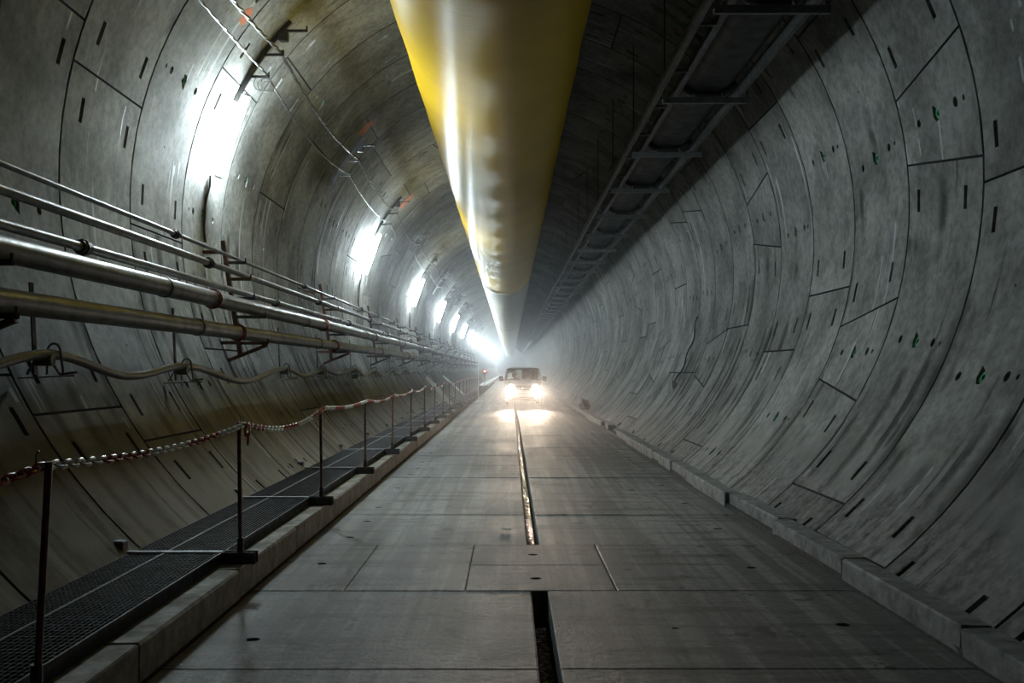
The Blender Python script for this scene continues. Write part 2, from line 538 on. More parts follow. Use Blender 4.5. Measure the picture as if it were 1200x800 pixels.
def ring_layout():
    out = [('key', -KN, -KF, KN, KF)]
    a0, a1, am = KN, KF, 6.5
    for k in range(7):
        lo0, lo1 = (KN, KF) if k == 0 else (6.5 + SEG * k,) * 2
        hi0, hi1 = (360 - KN, 360 - KF) if k == 6 else (6.5 + SEG * (k + 1),) * 2
        out.append(('seg%d' % k, lo0, lo1, hi0, hi1))
    return out


LAY = ring_layout()
NEAR = {}
def get_seg(i):
    """shared meshes: key stone, the two tapered neighbours, the straight segment"""
    k, lo0, lo1, hi0, hi1 = LAY[i]
    typ = {0: 'key', 1: 'low', 7: 'high'}.get(i, 'straight')
    if typ not in NEAR:
        c = (lo0 + lo1 + hi0 + hi1) / 4
        mb, P, arc = seg_mesh('lining_segment', lo0 - c, lo1 - c, hi0 - c, hi1 - c, typ)
        plug = MB()                              # green plastic plug in the middle pocket
        cen = [P(1.005 + .066 * math.cos(t), arc * .5 + .066 * math.sin(t), .022) for t in [2 * PI * q / 12 for q in range(12)]]
        inn = [P(1.005 + .03 * math.cos(t), arc * .5 + .03 * math.sin(t), .022) for t in [2 * PI * q / 12 for q in range(12)]]
        inn2 = [P(1.005 + .025 * math.cos(t), arc * .5 + .025 * math.sin(t), .06) for t in [2 * PI * q / 12 for q in range(12)]]
        out2 = [P(1.005 + .068 * math.cos(t), arc * .5 + .068 * math.sin(t), .085) for t in [2 * PI * q / 12 for q in range(12)]]
        vsx = cen + inn + inn2 + out2
        fs = []
        for q in range(12):
            q2 = (q + 1) % 12
            fs += [(q, q2, 12 + q2, 12 + q), (12 + q, 12 + q2, 24 + q2, 24 + q), (q, 36 + q, 36 + q2, q2)]
        fs.append(tuple(24 + q for q in range(12)))
        plug.add(vsx, fs)
        st = MB()                                # paper label by the lower far corner
        a = [P(u, v, -.002) for u, v in ((1.83, .12), (1.89, .12), (1.89, .25), (1.83, .25))]
        bq = [P(u, v, .004) for u, v in ((1.83, .12), (1.89, .12), (1.89, .25), (1.83, .25))]
        st.add(a + bq, [(0, 1, 2, 3), (0, 4, 5, 1), (1, 5, 6, 2), (2, 6, 7, 3), (3, 7, 4, 0)])
        NEAR[typ] = (mb.mesh('lining_segment', [M_LIN, M_BACK], 20), plug.mesh('grout_plug', M_GREEN), st.mesh('paper_label', M_STICK))
    return NEAR[typ], (LAY[i][1] + LAY[i][2] + LAY[i][3] + LAY[i][4]) / 4


lining = empty('wall_lining', (XC, 0, ZC))
tag(lining, 'curved grey precast concrete ring lining of the tunnel', kind='structure')
KEYS = {-4: 60, -3: -40, -2: 100, -1: 55, 0: 10.5, 1: -22.0, 2: 95.5, 3: 84.8, 4: 10.5, 5: 92.0, 6: -22.0, 7: 30.0}
pat = [10.5, -22.0, 95.5, 60.0, 130.0, 10.5, 92.0, -40.0, 30.0, 110.0, -22.0, 70.0, 150.0, 95.5]
def key_of(k):
    return KEYS.get(k, pat[k % len(pat)])
def hidden(a0, a1):
    return a0 > 232 and a1 < 308
NPART_RINGS = range(-4, 35)
nseg = 0
for k in NPART_RINGS:
    y = Y0 + RW * k
    kc = key_of(k)
    for i in range(8):
        (me, plug, st), c = get_seg(i)
        a0 = (min(LAY[i][1:3]) + kc) % 360; a1 = a0 + (max(LAY[i][3:5]) - min(LAY[i][1:3]))
        if hidden(a0, a1): continue
        if nseg >= 300: continue
        nseg += 1
        o = link('lining_segment', me, lining, (0, y, 0), (0, -math.radians(c + kc), 0))
        if y < 30:
            link('grout_plug', plug, o)
        if y < 24 and (i * 5 + k * 3) % 7 < 4:
            link('paper_label', st, o)
last_k = k
# the rest of the lining: far rings and the rings behind, joined
def far_rings(name, ks, nseg_detail):
    mb = MB(); mb.uv = []
    for k in ks:
        y = Y0 + RW * k; kc = key_of(k)
        for i in range(8):
            _, lo0, lo1, hi0, hi1 = LAY[i]
            a0 = (lo0 + kc) % 360
            if hidden(a0, a0 + hi0 - lo0): continue
            n = max(2, int((hi0 - lo0) / 8))
            base = len(mb.v); rows = n + 3
            g0 = .0025
            def pt(u, f, d):
                lo = math.radians(lo0 + (lo1 - lo0) * u / RW + kc) + g0; hi = math.radians(hi0 + (hi1 - hi0) * u / RW + kc) - g0
                a = lo + (hi - lo) * f
                mb.v.append(((R + d) * math.cos(a), y + u, (R + d) * math.sin(a))); mb.uv.append((u + k * 3.1, (a % 7) * R + i))
            us = [.01, .01, RW - .01, RW - .01]; ds = [.06, 0, 0, .06]
            for u, d in zip(us, ds):
                pt(u, 0, .06)
                for q in range(n + 1): pt(u, q / n, d)
                pt(u, 1, .06)
            for r in range(3):
                for q in range(rows - 1):
                    mb.f.append([base + r * rows + q, base + r * rows + q + 1, base + (r + 1) * rows + q + 1, base + (r + 1) * rows + q]); mb.m.append(0)
    o = mb.build(name, M_LIN, lining, 35)
    o['kind'] = 'stuff'
    return o
far_rings('distant_lining_rings', range(last_k + 1, int((YEND - Y0) / RW)), 0)
far_rings('rear_lining_rings', range(-14, -4), 0)
# closed back face behind the joints
mb = MB()
for y in (-20, YEND):
    for q in range(72):
        a = 2 * PI * q / 72
        mb.v.append(((R + .055) * math.cos(a), y, (R + .055) * math.sin(a)))
for q in range(72):
    q2 = (q + 1) % 72
    mb.f.append([q, q2, 72 + q2, 72 + q]); mb.m.append(0)
mb.build('joint_backing', M_BACK, lining, 60)
# dark bulkhead far away
mb = MB(); mb.add([((R + .05) * math.cos(2 * PI * q / 48), YEND, (R + .05) * math.sin(2 * PI * q / 48)) for q in range(48)], [list(range(48))])
mb.build('far_bulkhead', M_BACK, lining)

# orange spray marks on the vault
def paint_mark(px, py, size, seed):
    dx, dz = (px - VPX), (VPY - py); n = math.hypot(dx, dz); dx /= n; dz /= n
    bq = dx * -XC + dz * (CAMH - ZC); t = -bq + math.sqrt(bq * bq - (XC ** 2 + (CAMH - ZC) ** 2) + R * R)
    y = F * t / n
    ang = math.atan2(CAMH + dz * t - ZC, dx * t - XC)
    mb = MB(); pts = []
    for d in (.003, -.004):
        for q in range(14):
            a = 2 * PI * q / 14; s = size * (.88 + .12 * math.sin(q * 2.7 + seed))
            aa = ang + s * math.sin(a) / R
            pts.append(((R - d) * math.cos(aa), y + s * math.cos(a), (R - d) * math.sin(aa)))
    mb.add(pts, [list(range(14))] + [(q, 14 + q, 14 + (q + 1) % 14, (q + 1) % 14) for q in range(14)])
    mb.build('paint_mark', M_ORANGE, lining)['label'] = 'orange spray paint blotch'
for q, (px, py, s_) in enumerate([(288, 19, .16), (429, 150, .26), (476, 236, .36)]):
    paint_mark(px, py, s_, q)

# ------------------------------------------------------------------ roadway
floor = empty('floor')
tag(floor, 'grey concrete slab roadway with a narrow drain slot', kind='structure')
XL, XR = -2.11, 2.83
SL0, SL1 = .175, .30
def slab(x0, x1, y0, y1, holes=(), zt=0.0):
    g = .004
    def P(u, v, d): return (u, v, zt - d)
    mb = MB()
    us = [x0 + g, x0 + g + .012, x1 - g - .012, x1 - g]; vs = [y0 + g, y0 + g + .012, y1 - g - .012, y1 - g]
    panel(mb, us, vs, [(hx - r, hx + r, hy - r, hy + r, 'round', .07) for hx, hy, r in holes], P, .30, None, chamfer=.005)
    return mb.build('road_slab', M_ROAD, floor)
SLJ = [-3.0 + 2.25 * k for k in range(0, 60)]
off = 8.6 - SLJ[5]
SLJ = [y + off - .0 for y in SLJ]
for k in range(len(SLJ) - 1):
    y0, y1 = SLJ[k], SLJ[k + 1]
    if abs(y0 - 8.6) < .02:
        slab(XL, -1.36, y0, y1, [(-1.75, y0 + 1.2, .045)])
        slab(-1.36, -.37, y0, y1)
        slab(-.37, .87, y0, y0 + 1.12, [(.22, y0 + .5, .05)]); slab(-.37, .87, y0 + 1.12, y1, [(.22, y0 + 1.12 + .55, .05)])
        slab(.87, XR, y0, y1, [(2.2, y0 + 1.0, .05)])
        continue
    if y0 < 30:
        hl = [(-1.72, y0 + .7, .05)] if k % 3 else [(-1.72, y0 + .5, .045), (-1.70, y0 + 1.7, .045)]
        hr = [(2.35, y0 + 1.1, .055)]
        if k == 4: hr.append((1.15, y0 + 1.0, .028))
    else:
        hl, hr = [], []
    slab(XL, SL0, y0, y1, hl, random.uniform(-.003, .003)); slab(SL1, XR, y0, y1, hr, random.uniform(-.003, .003))
YS = SLJ[-1]
mb = MB()
for y0 in [YS + 2.25 * k for k in range(int((YEND - YS) / 2.25))]:
    for a, b_ in ((XL, SL0), (SL1, XR)):
        mb.box(a + .006, b_ - .006, y0 + .006, y0 + 2.244, -.3, 0)
o = mb.build('distant_road_slabs', M_ROAD, floor); o['kind'] = 'stuff'
mb = MB(); mb.box(-3.4, 3.5, SLJ[0] - 14, SLJ[0], -.3, 0); mb.build('rear_road_slab', M_ROAD, floor)
mb = MB()                                                  # bed below the slabs, with the drain channel
mb.box(-3.0, -.02, SLJ[0], YEND, -.62, -.305).box(.48, 3.2, SLJ[0], YEND, -.62, -.305).box(-.02, .48, SLJ[0], YEND, -.62, -.52)
mb.box(-.02, SL0, SLJ[0], YEND, -.52, -.305)
mb.box(SL1, .48, SLJ[0], YEND, -.52, -.305)
mb.box(XL - .9, XL, SLJ[0] - 10, YEND, -.30, -.02)
o = mb.build('sub_base', M_SOIL, floor); o['kind'] = 'stuff'
wt = MB(); wt.box(SL0, SL1, SLJ[0], YEND, -.52, -.36)
o = wt.build('drain_water', M_WATER, None); tag(o, 'dark shallow water lying in the road drain slot', 'water', kind='stuff')

# kerbs
kl = empty('kerb_left'); tag(kl, 'brownish concrete kerb beside the walkway', kind='structure')
kr = empty('kerb_right'); tag(kr, 'worn grey concrete kerb at the foot of the bare wall', kind='structure')
def kerb_mesh(w, h, L, mat, seed):
    rnd = random.Random(seed)
    bm = bmesh.new(); bmesh.ops.create_cube(bm, size=1)
    for v in bm.verts: v.co = Vector(((v.co.x) * w, (v.co.y) * L, (v.co.z + .5) * h))
    bmesh.ops.bevel(bm, geom=bm.edges[:], offset=.014, segments=1, affect='EDGES')
    for v in bm.verts: v.co += Vector((rnd.uniform(-.006, .006), rnd.uniform(-.006, .006), rnd.uniform(-.005, .005) if v.co.z > .05 else 0))
    me = bpy.data.meshes.new('kerb_block'); bm.to_mesh(me); bm.free(); me.materials.append(mat)
    return me
KLm = [kerb_mesh(.215, .24, 2.22, M_KERB_L, s) for s in range(3)]
KRm = [kerb_mesh(.215, .19, 2.36, M_KERB_R, 10 + s) for s in range(3)]
for k in range(-2, 60):
    y = 6.0 + 2.24 * k + 1.12
    o = link('kerb_block', KLm[k % 3], kl, (XL - .11 + random.uniform(-.008, .008), y, 0), (0, 0, random.uniform(-.004, .004)))
for k in range(-2, 60):
    y = 6.61 + 2.4 * k + 1.2
    if k == 9: continue
    dx, rz = random.uniform(-.012, .012), random.uniform(-.008, .008)
    if k == 2: dx, rz = .05, .012
    if k == 3: dx, rz = -.03, .0
    if k == 10: dx, rz = .06, -.05
    link('kerb_block', KRm[k % 3], kr, (XR + .108 + dx, y, 0), (0, 0, rz))
# silt between kerb and wall on the bare side
mb = MB(); ny, nx = 420, 7; rnd = random.Random(3)
for j in range(ny):
    y = -4 + (YEND + 4) * (j / (ny - 1)) ** 1.8
    for i in range(nx):
        f = i / (nx - 1)
        x = 3.03 + f * .30
        mb.v.append((x, y, .065 + .06 * f ** 2 + rnd.uniform(-.015, .025) + .02 * math.sin(y * 1.7) * f))
for j in range(ny - 1):
    for i in range(nx - 1):
        mb.f.append([j * nx + i, j * nx + i + 1, (j + 1) * nx + i + 1, (j + 1) * nx + i]); mb.m.append(0)
o = mb.build('dark_dirt', M_SOIL); tag(o, 'dark gritty dirt lying between the grey kerb and the wall', 'dirt', kind='stuff')
o = MB().box(XR, 3.5, -4, YEND, -.30, .05).build('kerb_bed', M_SOIL, kr); o['kind'] = 'stuff'

# ------------------------------------------------------------------ yellow ventilation duct under the crown
DX, DZ, DR = -.254, 6.944, 1.35
duct = empty('ventilation_duct', (DX, 0, DZ))
tag(duct, 'huge round yellow ventilation duct hanging below the tunnel crown', 'duct')
def duct_section(y0, y1, mat, step):
    mb = MB(); n = int((y1 - y0) / step); ns = 72; rnd = random.Random(int(y0) + 99)
    for j in range(n + 1):
        y = y0 + (y1 - y0) * j / n
        w = .006 * math.sin(y * 1.9) + rnd.uniform(-.0025, .0025)
        for q in range(ns):
            a = 2 * PI * q / ns
            mb.v.append(((DR + w) * math.cos(a), y, (DR + w) * math.sin(a)))
    for j in range(n):
        for q in range(ns):
            q2 = (q + 1) % ns
            mb.f.append([j * ns + q, j * ns + q2, (j + 1) * ns + q2, (j + 1) * ns + q]); mb.m.append(0)
    return mb.build('duct_section', mat, duct, 60)
duct_section(-18, 53, M_DUCT, .45)
duct_section(53, 103, M_DUCT2, .6)
duct_section(103, YEND - 2, M_DUCT2, 1.5)
for y in (53, 103):
    mb = MB()
    for yy, r_ in ((y - .11, DR + .004), (y - .10, DR + .022), (y + .10, DR + .022), (y + .11, DR + .004)):
        for q in range(72):
            mb.v.append((r_ * math.cos(2 * PI * q / 72), yy, r_ * math.sin(2 * PI * q / 72)))
    for j in range(3):
        for q in range(72):
            q2 = (q + 1) % 72
            mb.f.append([j * 72 + q, j * 72 + q2, (j + 1) * 72 + q2, (j + 1) * 72 + q]); mb.m.append(0)
    mb.build('joint_band', M_DUCT2, duct, 50)
for k in range(14):
    y = 5.72 + 8 * k
    mb = MB(); mb.tube([(0, y, DR - .005), (0, y, R + ZC - DZ - .02)], .012, 6)
    mb.build('hanger_rod', M_STEEL_D, duct)

# ------------------------------------------------------------------ conveyor hung under the vault
conv = empty('belt_conveyor', (2.95, 0, 5.84))
tag(conv, 'dark belt conveyor on a steel frame hung high along the vault', 'conveyor')
CY0, CY1 = -8.0, 260.0
def cbar(name, x0, x1, y0, y1, z0, z1, mat):
    return MB().box(x0 - 2.95, x1 - 2.95, y0, y1, z0 - 5.84, z1 - 5.84).build(name, mat, conv)
cbar('side_rail', 2.24, 2.30, CY0, CY1, 5.98, 6.14, M_RACK)
cbar('side_rail', 2.50, 2.55, CY0, CY1, 5.95, 6.11, M_RACK)
cbar('side_rail', 3.45, 3.51, CY0, CY1, 5.95, 6.13, M_RACK)
mb = MB()                                                  # troughed belt
prof = [(2.58, 6.20), (2.72, 6.07), (2.80, 6.04), (3.18, 6.04), (3.28, 6.07), (3.42, 6.20)]
pv = [(x - 2.95, y, z - 5.84 + d) for y in (CY0, CY1) for d in (0, .02) for x, z in prof]
n = len(prof); fs = []
for k in range(n - 1):
    fs += [(k, k + 1, 2 * n + k + 1, 2 * n + k), (n + k, n + k + 1, 3 * n + k + 1, 3 * n + k)]
fs += [(0, n, 3 * n, 2 * n), (n - 1, 2 * n - 1, 4 * n - 1, 3 * n - 1)]
mb.add(pv, fs); mb.build('conveyor_belt', M_BELT, conv, 40)
bar_me = MB().box(2.30 - 2.95, 3.62 - 2.95, -.03, .03, -.02, .04).box(2.30 - 2.95, 3.62 - 2.95, -.03, -.022, .04, .07).mesh('cross_bar', M_GALV)
rol = MB()
rol.tube([(2.56 - 2.95, .12, .32), (2.78 - 2.95, .12, .145)], .055, 10).tube([(2.80 - 2.95, .12, .14), (3.20 - 2.95, .12, .14)], .055, 10).tube([(3.22 - 2.95, .12, .145), (3.44 - 2.95, .12, .32)], .055, 10)
rol_me = rol.mesh('idler_roller', M_STEEL_D, 40)
rung_me = MB().box(2.28 - 2.95, 2.52 - 2.95, -.02, .02, .14, .18).mesh('frame_rung', M_RACK)
k = 0
while True:
    y = 3.88 + 4.02 * k
    if y > 150: break
    link('cross_bar', bar_me, conv, (0, y, 0)); link('idler_roller', rol_me, conv, (0, y, 0))
    if y < 60:
        for q in range(2): link('frame_rung', rung_me, conv, (0, y + .9 + 2 * q, 0))
    for x in (2.33, 3.58):
        zt = ZC + math.sqrt((R + .02) ** 2 - (x - XC) ** 2)
        MB().tube([(x - 2.95, y, .03), (x - 2.95, y, zt - 5.84)], .011, 6).build('hanger_rod', M_STEEL_D, conv)
    k += 1

# ------------------------------------------------------------------ tunnel lamps
LANG = 160.7
lx, lz = wall_pt(LANG)
hs = MB()
hs.box(-.004, .14, -.012, .012, -.30, -.26).box(-.004, .14, -.012, .012, .26, .30)      # feet on the lining
hs.box(.135, .172, -.016, .016, -.66, .66, ch=.005)
hs_me = hs.mesh('lamp_housing', M_HOUS)
tb = MB(); tb.tube([(.215, 0, -.62), (.215, 0, .62)], .034, 14); tb_me = tb.mesh('lamp_tube', M_TUBE, 40)
cp1 = MB().box(.15, .255, -.042, .042, -.665, -.62, ch=.008).mesh('end_cap', M_HOUS)
cp2 = MB().box(.15, .255, -.042, .042, .62, .665, ch=.008).mesh('end_cap', M_HOUS)
LY = [15.72 + 16 * k for k in range(7)] + [119.72 + 8 * k for k in range(26)]  # far row set closer than the near one, extra lamps added for glow
for k, y in enumerate(LY):
    o = empty('tunnel_lamp', (lx, y, lz)); o.rotation_euler = (0, PI - math.radians(LANG), 0)
    lab = 'glowing white tube lamp on the curved wall, %s along the tunnel' % ORD[k] if k < 7 else 'small glowing white tube lamp far down the curved wall, in a row with extras added for glow'
    tag(o, lab, 'lamp', 'tube lamps along the wall')
    link('lamp_housing', hs_me, o); link('lamp_tube', tb_me, o); link('end_cap', cp1, o); link('end_cap', cp2, o)
    if k < 4:                                              # feed cable down the wall to the pipe rack
        pts = []
        for q in range(14):
            a = 168.8 + q * .95
            X, Z = wall_pt(a, .03 + .008 * math.sin(q))
            pts.append((X, y + .04 * math.sin(q * .6), Z))
        Mi = o.matrix_basis.inverted() if False else (Matrix.Translation(o.location) @ o.rotation_euler.to_matrix().to_4x4()).inverted()
        MB().tube([Mi @ Vector(p) for p in pts], .016, 6).build('feed_cable', M_BLACK, o, 40)

# ------------------------------------------------------------------ cable brackets high on the wall, and the cables they carry
ARM_A = (138.9, 144.5, 149.3)
tips = []
for k in range(15):
    y = 15.72 + 8 * k
    bx, bz = wall_pt(146)
    o = empty('cable_bracket', (bx, y, bz))
    if k < 6: lab = 'dark steel cable bracket with three arms, %s along the vault' % ORD[k]
    else: lab = 'small dark three-armed cable bracket far along the vault'
    tag(o, lab, 'bracket', 'cable brackets along the vault')
    mb = MB()
    A = [136.6 + q * (154.5 - 136.6) / 10 for q in range(11)]
    for q in range(10):
        x0, z0 = wall_pt(A[q], .045); x1, z1 = wall_pt(A[q + 1], .045)
        nx, nz = wall_pt(A[q], 1.0)
        mb.bar((x0 - bx, 0, z0 - bz), (x1 - bx, 0, z1 - bz), .05, .06, (nx - x0, 0, nz - z0))
    mb.build('curved_rail', M_STEEL_D, o)
    for j, a in enumerate(ARM_A):
        x0, z0 = wall_pt(a, .05); L = .37 if j == 0 else .30
        MB().bar((x0 - bx, 0, z0 - bz), (x0 - bx + L, 0, z0 - bz), .035, .035).box(x0 - bx + L - .02, x0 - bx + L, -.02, .02, z0 - bz, z0 - bz + .07).build('arm', M_STEEL_D, o)
    x0, z0 = wall_pt(139.6, .12)
    MB().box(x0 - bx - .07, x0 - bx + .07, -.06, .06, z0 - bz - .07, z0 - bz + .07, ch=.01).build('junction_box', M_STEEL_D, o)
for j, (a, tw, nm, lab) in enumerate(((ARM_A[1], .032, 'twisted_cable', 'thick grey twisted power cable sagging between the upper vault brackets'),
                                      (ARM_A[2], .022, 'twisted_cable', 'thin grey twisted cable hung on the lowest bracket arms of the vault'))):
    x0, z0 = wall_pt(a, .05); X = x0 + .25; Z = z0 + .045
    path = []; rnd = random.Random(j)
    for k in range(-1, 14):
        ya, yb = 15.72 + 8 * k, 15.72 + 8 * (k + 1)
        sag = .16 + rnd.uniform(-.05, .10); dxx = rnd.uniform(-.06, .06)
        step = 40 if k < 4 else 14
        for q in range(step):
            t = q / step
            path.append((X + dxx * math.sin(PI * t), ya + (yb - ya) * t, Z - sag * 4 * t * (1 - t)))
    o = empty(nm, path[0]); tag(o, lab, 'cable', 'cables on the vault brackets')
    for ph in (0, PI):
        pts = []
        for p in path:
            a_ = p[1] * 9.0 + ph
            pts.append((p[0] - path[0][0] + tw * .5 * math.cos(a_), p[1] - path[0][1], p[2] - path[0][2] + tw * .5 * math.sin(a_)))
        MB().tube(pts, tw * .55, 6).build('strand', M_CABLE if ph == 0 else M_STEEL_D, o, 50)
    if j == 1:                                             # loose coils of wire left on the first bracket
        c = (X + .03, 15.70, Z - .15)
        o = empty('wire_coil', c); tag(o, 'loose thin wire loops hanging from the first vault bracket', 'wire')
        for q in range(3):
            pts = [(.03 * q - .08 + (.13 - .02 * q) * math.cos(2 * PI * w / 18), .02 * q, -.02 * q + (.12 - .02 * q) * math.sin(2 * PI * w / 18)) for w in range(18)]
            MB().tube(pts, .006, 5, closed=True).build('wire_loop', M_CABLE, o, 50)

# ------------------------------------------------------------------ pipes along the wall
YP0, YP1 = -6.0, 250.0
PIPES = [  # X, slope to camera height, radius, name, label, material
    (-4.06, .405, .026, 'thin_pipe', 'thinnest steel pipe, topmost of the five pipes on the wall', M_STEEL),
    (-4.00, .354, .044, 'service_pipe', 'slim steel pipe running just below the topmost thin pipe', M_STEEL),
    (-3.95, .286, .045, 'service_pipe', 'slim steel pipe close above the upper thick pipe', M_STEEL),
    (-3.84, .238, .104, 'water_pipe', 'thick shiny steel pipe, the upper of the two thick pipes', M_STEEL),
    (-3.80, .136, .098, 'water_pipe', 'thick dull steel pipe, the lower of the two thick pipes', M_STEEL)]
PC = []
for i, (X, sl, r_, nm, lab, mt) in enumerate(PIPES):
    Z = CAMH + sl * -X
    PC.append((X, Z, r_))
    o = empty(nm, (X, 0, Z)); tag(o, lab, 'pipe', 'pipes on the wall rack')
    MB().tube([(0, YP0, 0), (0, 30, 0), (0, 100, 0), (0, YP1, 0)], r_, 20 if r_ > .05 else 12).build('pipe_run', mt, o, 50)
    ys = {0: 12.8, 1: 14.0, 2: 9.75, 3: 13.6, 4: 14.7}[i]
    while ys - 8 > 2: ys -= 8
    k = 0
    while ys + 8 * k < 110:
        y = ys + 8 * k
        if r_ > .05:
            mb = MB(); mb.tube([(0, y - .06, 0), (0, y + .06, 0)], r_ + .014, 20); mb.tube([(0, y - .012, 0), (0, y + .012, 0)], r_ + .028, 20)
            mb.build('coupling', M_REDC, o, 40)
            y2 = y + 6.1
            MB().tube([(0, y2 - .03, 0), (0, y2 + .03, 0)], r_ + .010, 20).build('pipe_clamp', M_STEEL_D, o, 40)
        else:
            mb = MB(); mb.tube([(0, y - .10, 0), (0, y - .09, 0), (0, y + .09, 0), (0, y + .10, 0)], [r_ + .004, r_ + .02, r_ + .02, r_ + .004], 12)
            mb.tube([(0, y - .03, 0), (0, y + .03, 0)], r_ + .034, 8)
            mb.build('coupling', M_BLACK, o, 40)
        k += 1

# racks that carry the pipes
for k in range(-1, 14):
    y = 15.72 + 8 * k
    o = empty('pipe_rack', (-3.95, y, 2.0))
    if k < 0: lab = 'rusty steel pipe rack bracket nearest the camera'
    elif k < 7: lab = 'rusty steel pipe rack bracket bolted to the wall, %s in view' % ORD[k]
    else: lab = 'tiny far rack bracket in the receding row of pipe racks'
    tag(o, lab, 'bracket', 'pipe racks along the wall')
    ox, oz = -3.95, 2.0
    ut, ub = (-4.28, 3.72), (-4.02, 2.02)
    MB().bar((ut[0] - ox, 0, ut[1] - oz), (ub[0] - ox, 0, ub[1] - oz), .08, .06, (1, 0, .1)).build('upright', M_RUST, o)
    for i, (X, Z, r_) in enumerate(PC):
        za = Z - r_ - .025
        f = (ut[1] - za) / (ut[1] - ub[1]); xu = ut[0] + (ub[0] - ut[0]) * f
        mb = MB(); mb.bar((xu - ox, 0, za - oz), (X + r_ + .10 - ox, 0, za - oz), .05, .045)
        mb.bar((X + r_ + .09 - ox, 0, za - oz - .02), (X + r_ + .09 - ox, 0, za - oz + .07), .03, .02, (1, 0, 0))
        mb.build('arm', M_RUST if i in (1, 4) else M_STEEL_D, o)
    for zz in (3.55, 2.2):
        f = (ut[1] - zz) / (ut[1] - ub[1]); xu = ut[0] + (ub[0] - ut[0]) * f
        xw = XC - math.sqrt(R * R - (zz - ZC) ** 2)
        MB().bar((xu - ox, 0, zz - oz), (xw - ox - .02, 0, zz - oz), .05, .05).build('wall_spacer', M_RUST, o)
    xw = XC - math.sqrt(R * R - (1.95 - ZC) ** 2)
    MB().bar((xw - ox, 0, 1.93 - oz), (-3.62 - ox, 0, 2.17 - oz), .06, .05).build('diagonal_brace', M_RUST, o)

# ------------------------------------------------------------------ wavy hose below the pipes with its hangers
HX = -3.85
HY = [4.6, 8.85, 12.5, 18.1, 21.6, 26.1, 29.9, 34.5, 38.4] + [43 + 4.3 * k for k in range(14)]
HZ = [1.95, 1.93, 1.84, 1.82] + [1.80 + .02 * math.sin(k * 2.1) for k in range(40)]
path = []
for k in range(len(HY) - 1):
    ya, yb = HY[k], HY[k + 1]; sag = [.25, .15, .20, .13][k] if k < 4 else .14 + .04 * math.sin(k * 1.3)
    for q in range(16):
        t = q / 16
        path.append((HX - .02 * math.sin(PI * t), ya + (yb - ya) * t, HZ[k] + (HZ[k + 1] - HZ[k]) * t - sag * (math.sin(PI * t) ** 2)))
o = MB().tube([(p[0] - HX, p[1] - 4.6, p[2] - 1.95) for p in path], .042, 12).build('rubber_hose', M_HOSE, None, 50, (HX, 4.6, 1.95))
tag(o, 'grey rubber hose drooping in waves below the wall pipes', 'hose')
for k in range(len(HY)):
    y, z = HY[k], HZ[k]
    o = empty('hose_hanger', (HX, y, z))
    if k < 8: lab = 'small galvanised hanger holding the wavy hose at its %s crest' % ORD[k]
    else: lab = 'tiny hose hanger among the far wavy hose crests'
    tag(o, lab, 'hanger', 'hangers under the wall pipes')
    zt = PC[4][1] - PC[4][2] - z
    MB().bar((-.10, -.16, zt + .30), (-.06, -.16, -.17), .07, .012, (1, 0, 0)).build('hanging_bar', M_STEEL_D, o)
    mb = MB(); mb.bar((-.20, -.16, -.20), (.22, -.05, -.18), .09, .012); mb.build('base_plate', M_GALV, o)
    mb = MB(); pts = [(0, .05, -.17)] + [(.055 * math.sin(a), .05, .02 + .07 * math.cos(a)) for a in [-PI / 2 + PI * q / 8 for q in range(9)]] + [(.08, .05, -.17)]
    pts[0] = (-.06, .05, -.17); mb.tube(pts, .011, 6); mb.build('hook', M_GALV, o, 50)
    mb = MB(); mb.tube([(-.16, -.10, -.17), (-.10, -.10, -.06), (0, -.02, -.055), (.05, .05, -.17), (.20, .05, -.15)], .012, 6)
    mb.build('bent_stay', M_GALV, o, 50)
    if k < 9: MB().tube([(-.06, -.10, -.05), (.06, -.10, -.05)], .05, 12).build('roller', M_GALV, o, 40)

# ------------------------------------------------------------------ walkway of steel grating
WZ = .33
walk = empty('grating_walkway', (-2.7, 0, WZ)); tag(walk, 'dark steel grating walkway between the wall and the brownish kerb', 'walkway')
PY = [4.83 + 3.65 * k for k in range(-1, 26)]
def grate_mesh(w, L):
    mb = MB(); n = int(w / .033)
    for q in range(n + 1):
        x = -w / 2 + w * q / n
        mb.box(x - .002, x + .002, -L / 2, L / 2, -.03, 0)
    n = int(L / .066)
    for q in range(n + 1):
        y = -L / 2 + L * q / n
        mb.box(-w / 2, w / 2, y - .0025, y + .0025, -.012, -.001)
    return mb.mesh('grating_panel', M_GRATE)
LP = 3.65 - .10
g_out, g_in = grate_mesh(.30, LP), grate_mesh(.44, LP)
for k in range(len(PY) - 1):
    y = (PY[k] + PY[k + 1]) / 2
    link('grating_panel', g_out, walk, (-2.935 + 2.7, y, -.004))
    link('grating_panel', g_in, walk, (-2.545 + 2.7, y, 0))
YW1 = PY[-1]
for nm, x0, x1, z0, z1 in (('middle_bar', -2.78, -2.77, -.05, .004), ('edge_plate', -2.322, -2.31, -.20, .006), ('edge_plate', -3.10, -3.09, -.05, .0)):
    MB().box(x0 + 2.7, x1 + 2.7, PY[0], YW1, z0, z1).build(nm, M_GALV if nm == 'middle_bar' else M_GRATE, walk)
for y in PY:
    MB().box(-3.12 + 2.7, -2.32 + 2.7, y - .035, y + .035, -.06, .012).build('cross_bar', M_GALV, walk)
    MB().box(-2.34 + 2.7, -2.04 + 2.7, y - .05, y + .05, -.085, -.078).box(-2.34 + 2.7, -2.04 + 2.7, y - .05, y - .043, -.085, .01).box(-2.34 + 2.7, -2.04 + 2.7, y + .043, y + .05, -.085, .01).build('kerb_channel', M_STEEL_D, walk)
    MB().box(-3.22 + 2.7, -3.09 + 2.7, y - .07, y + .05, -.02, .10, ch=.01).build('wall_lug', M_STEEL_D, walk)
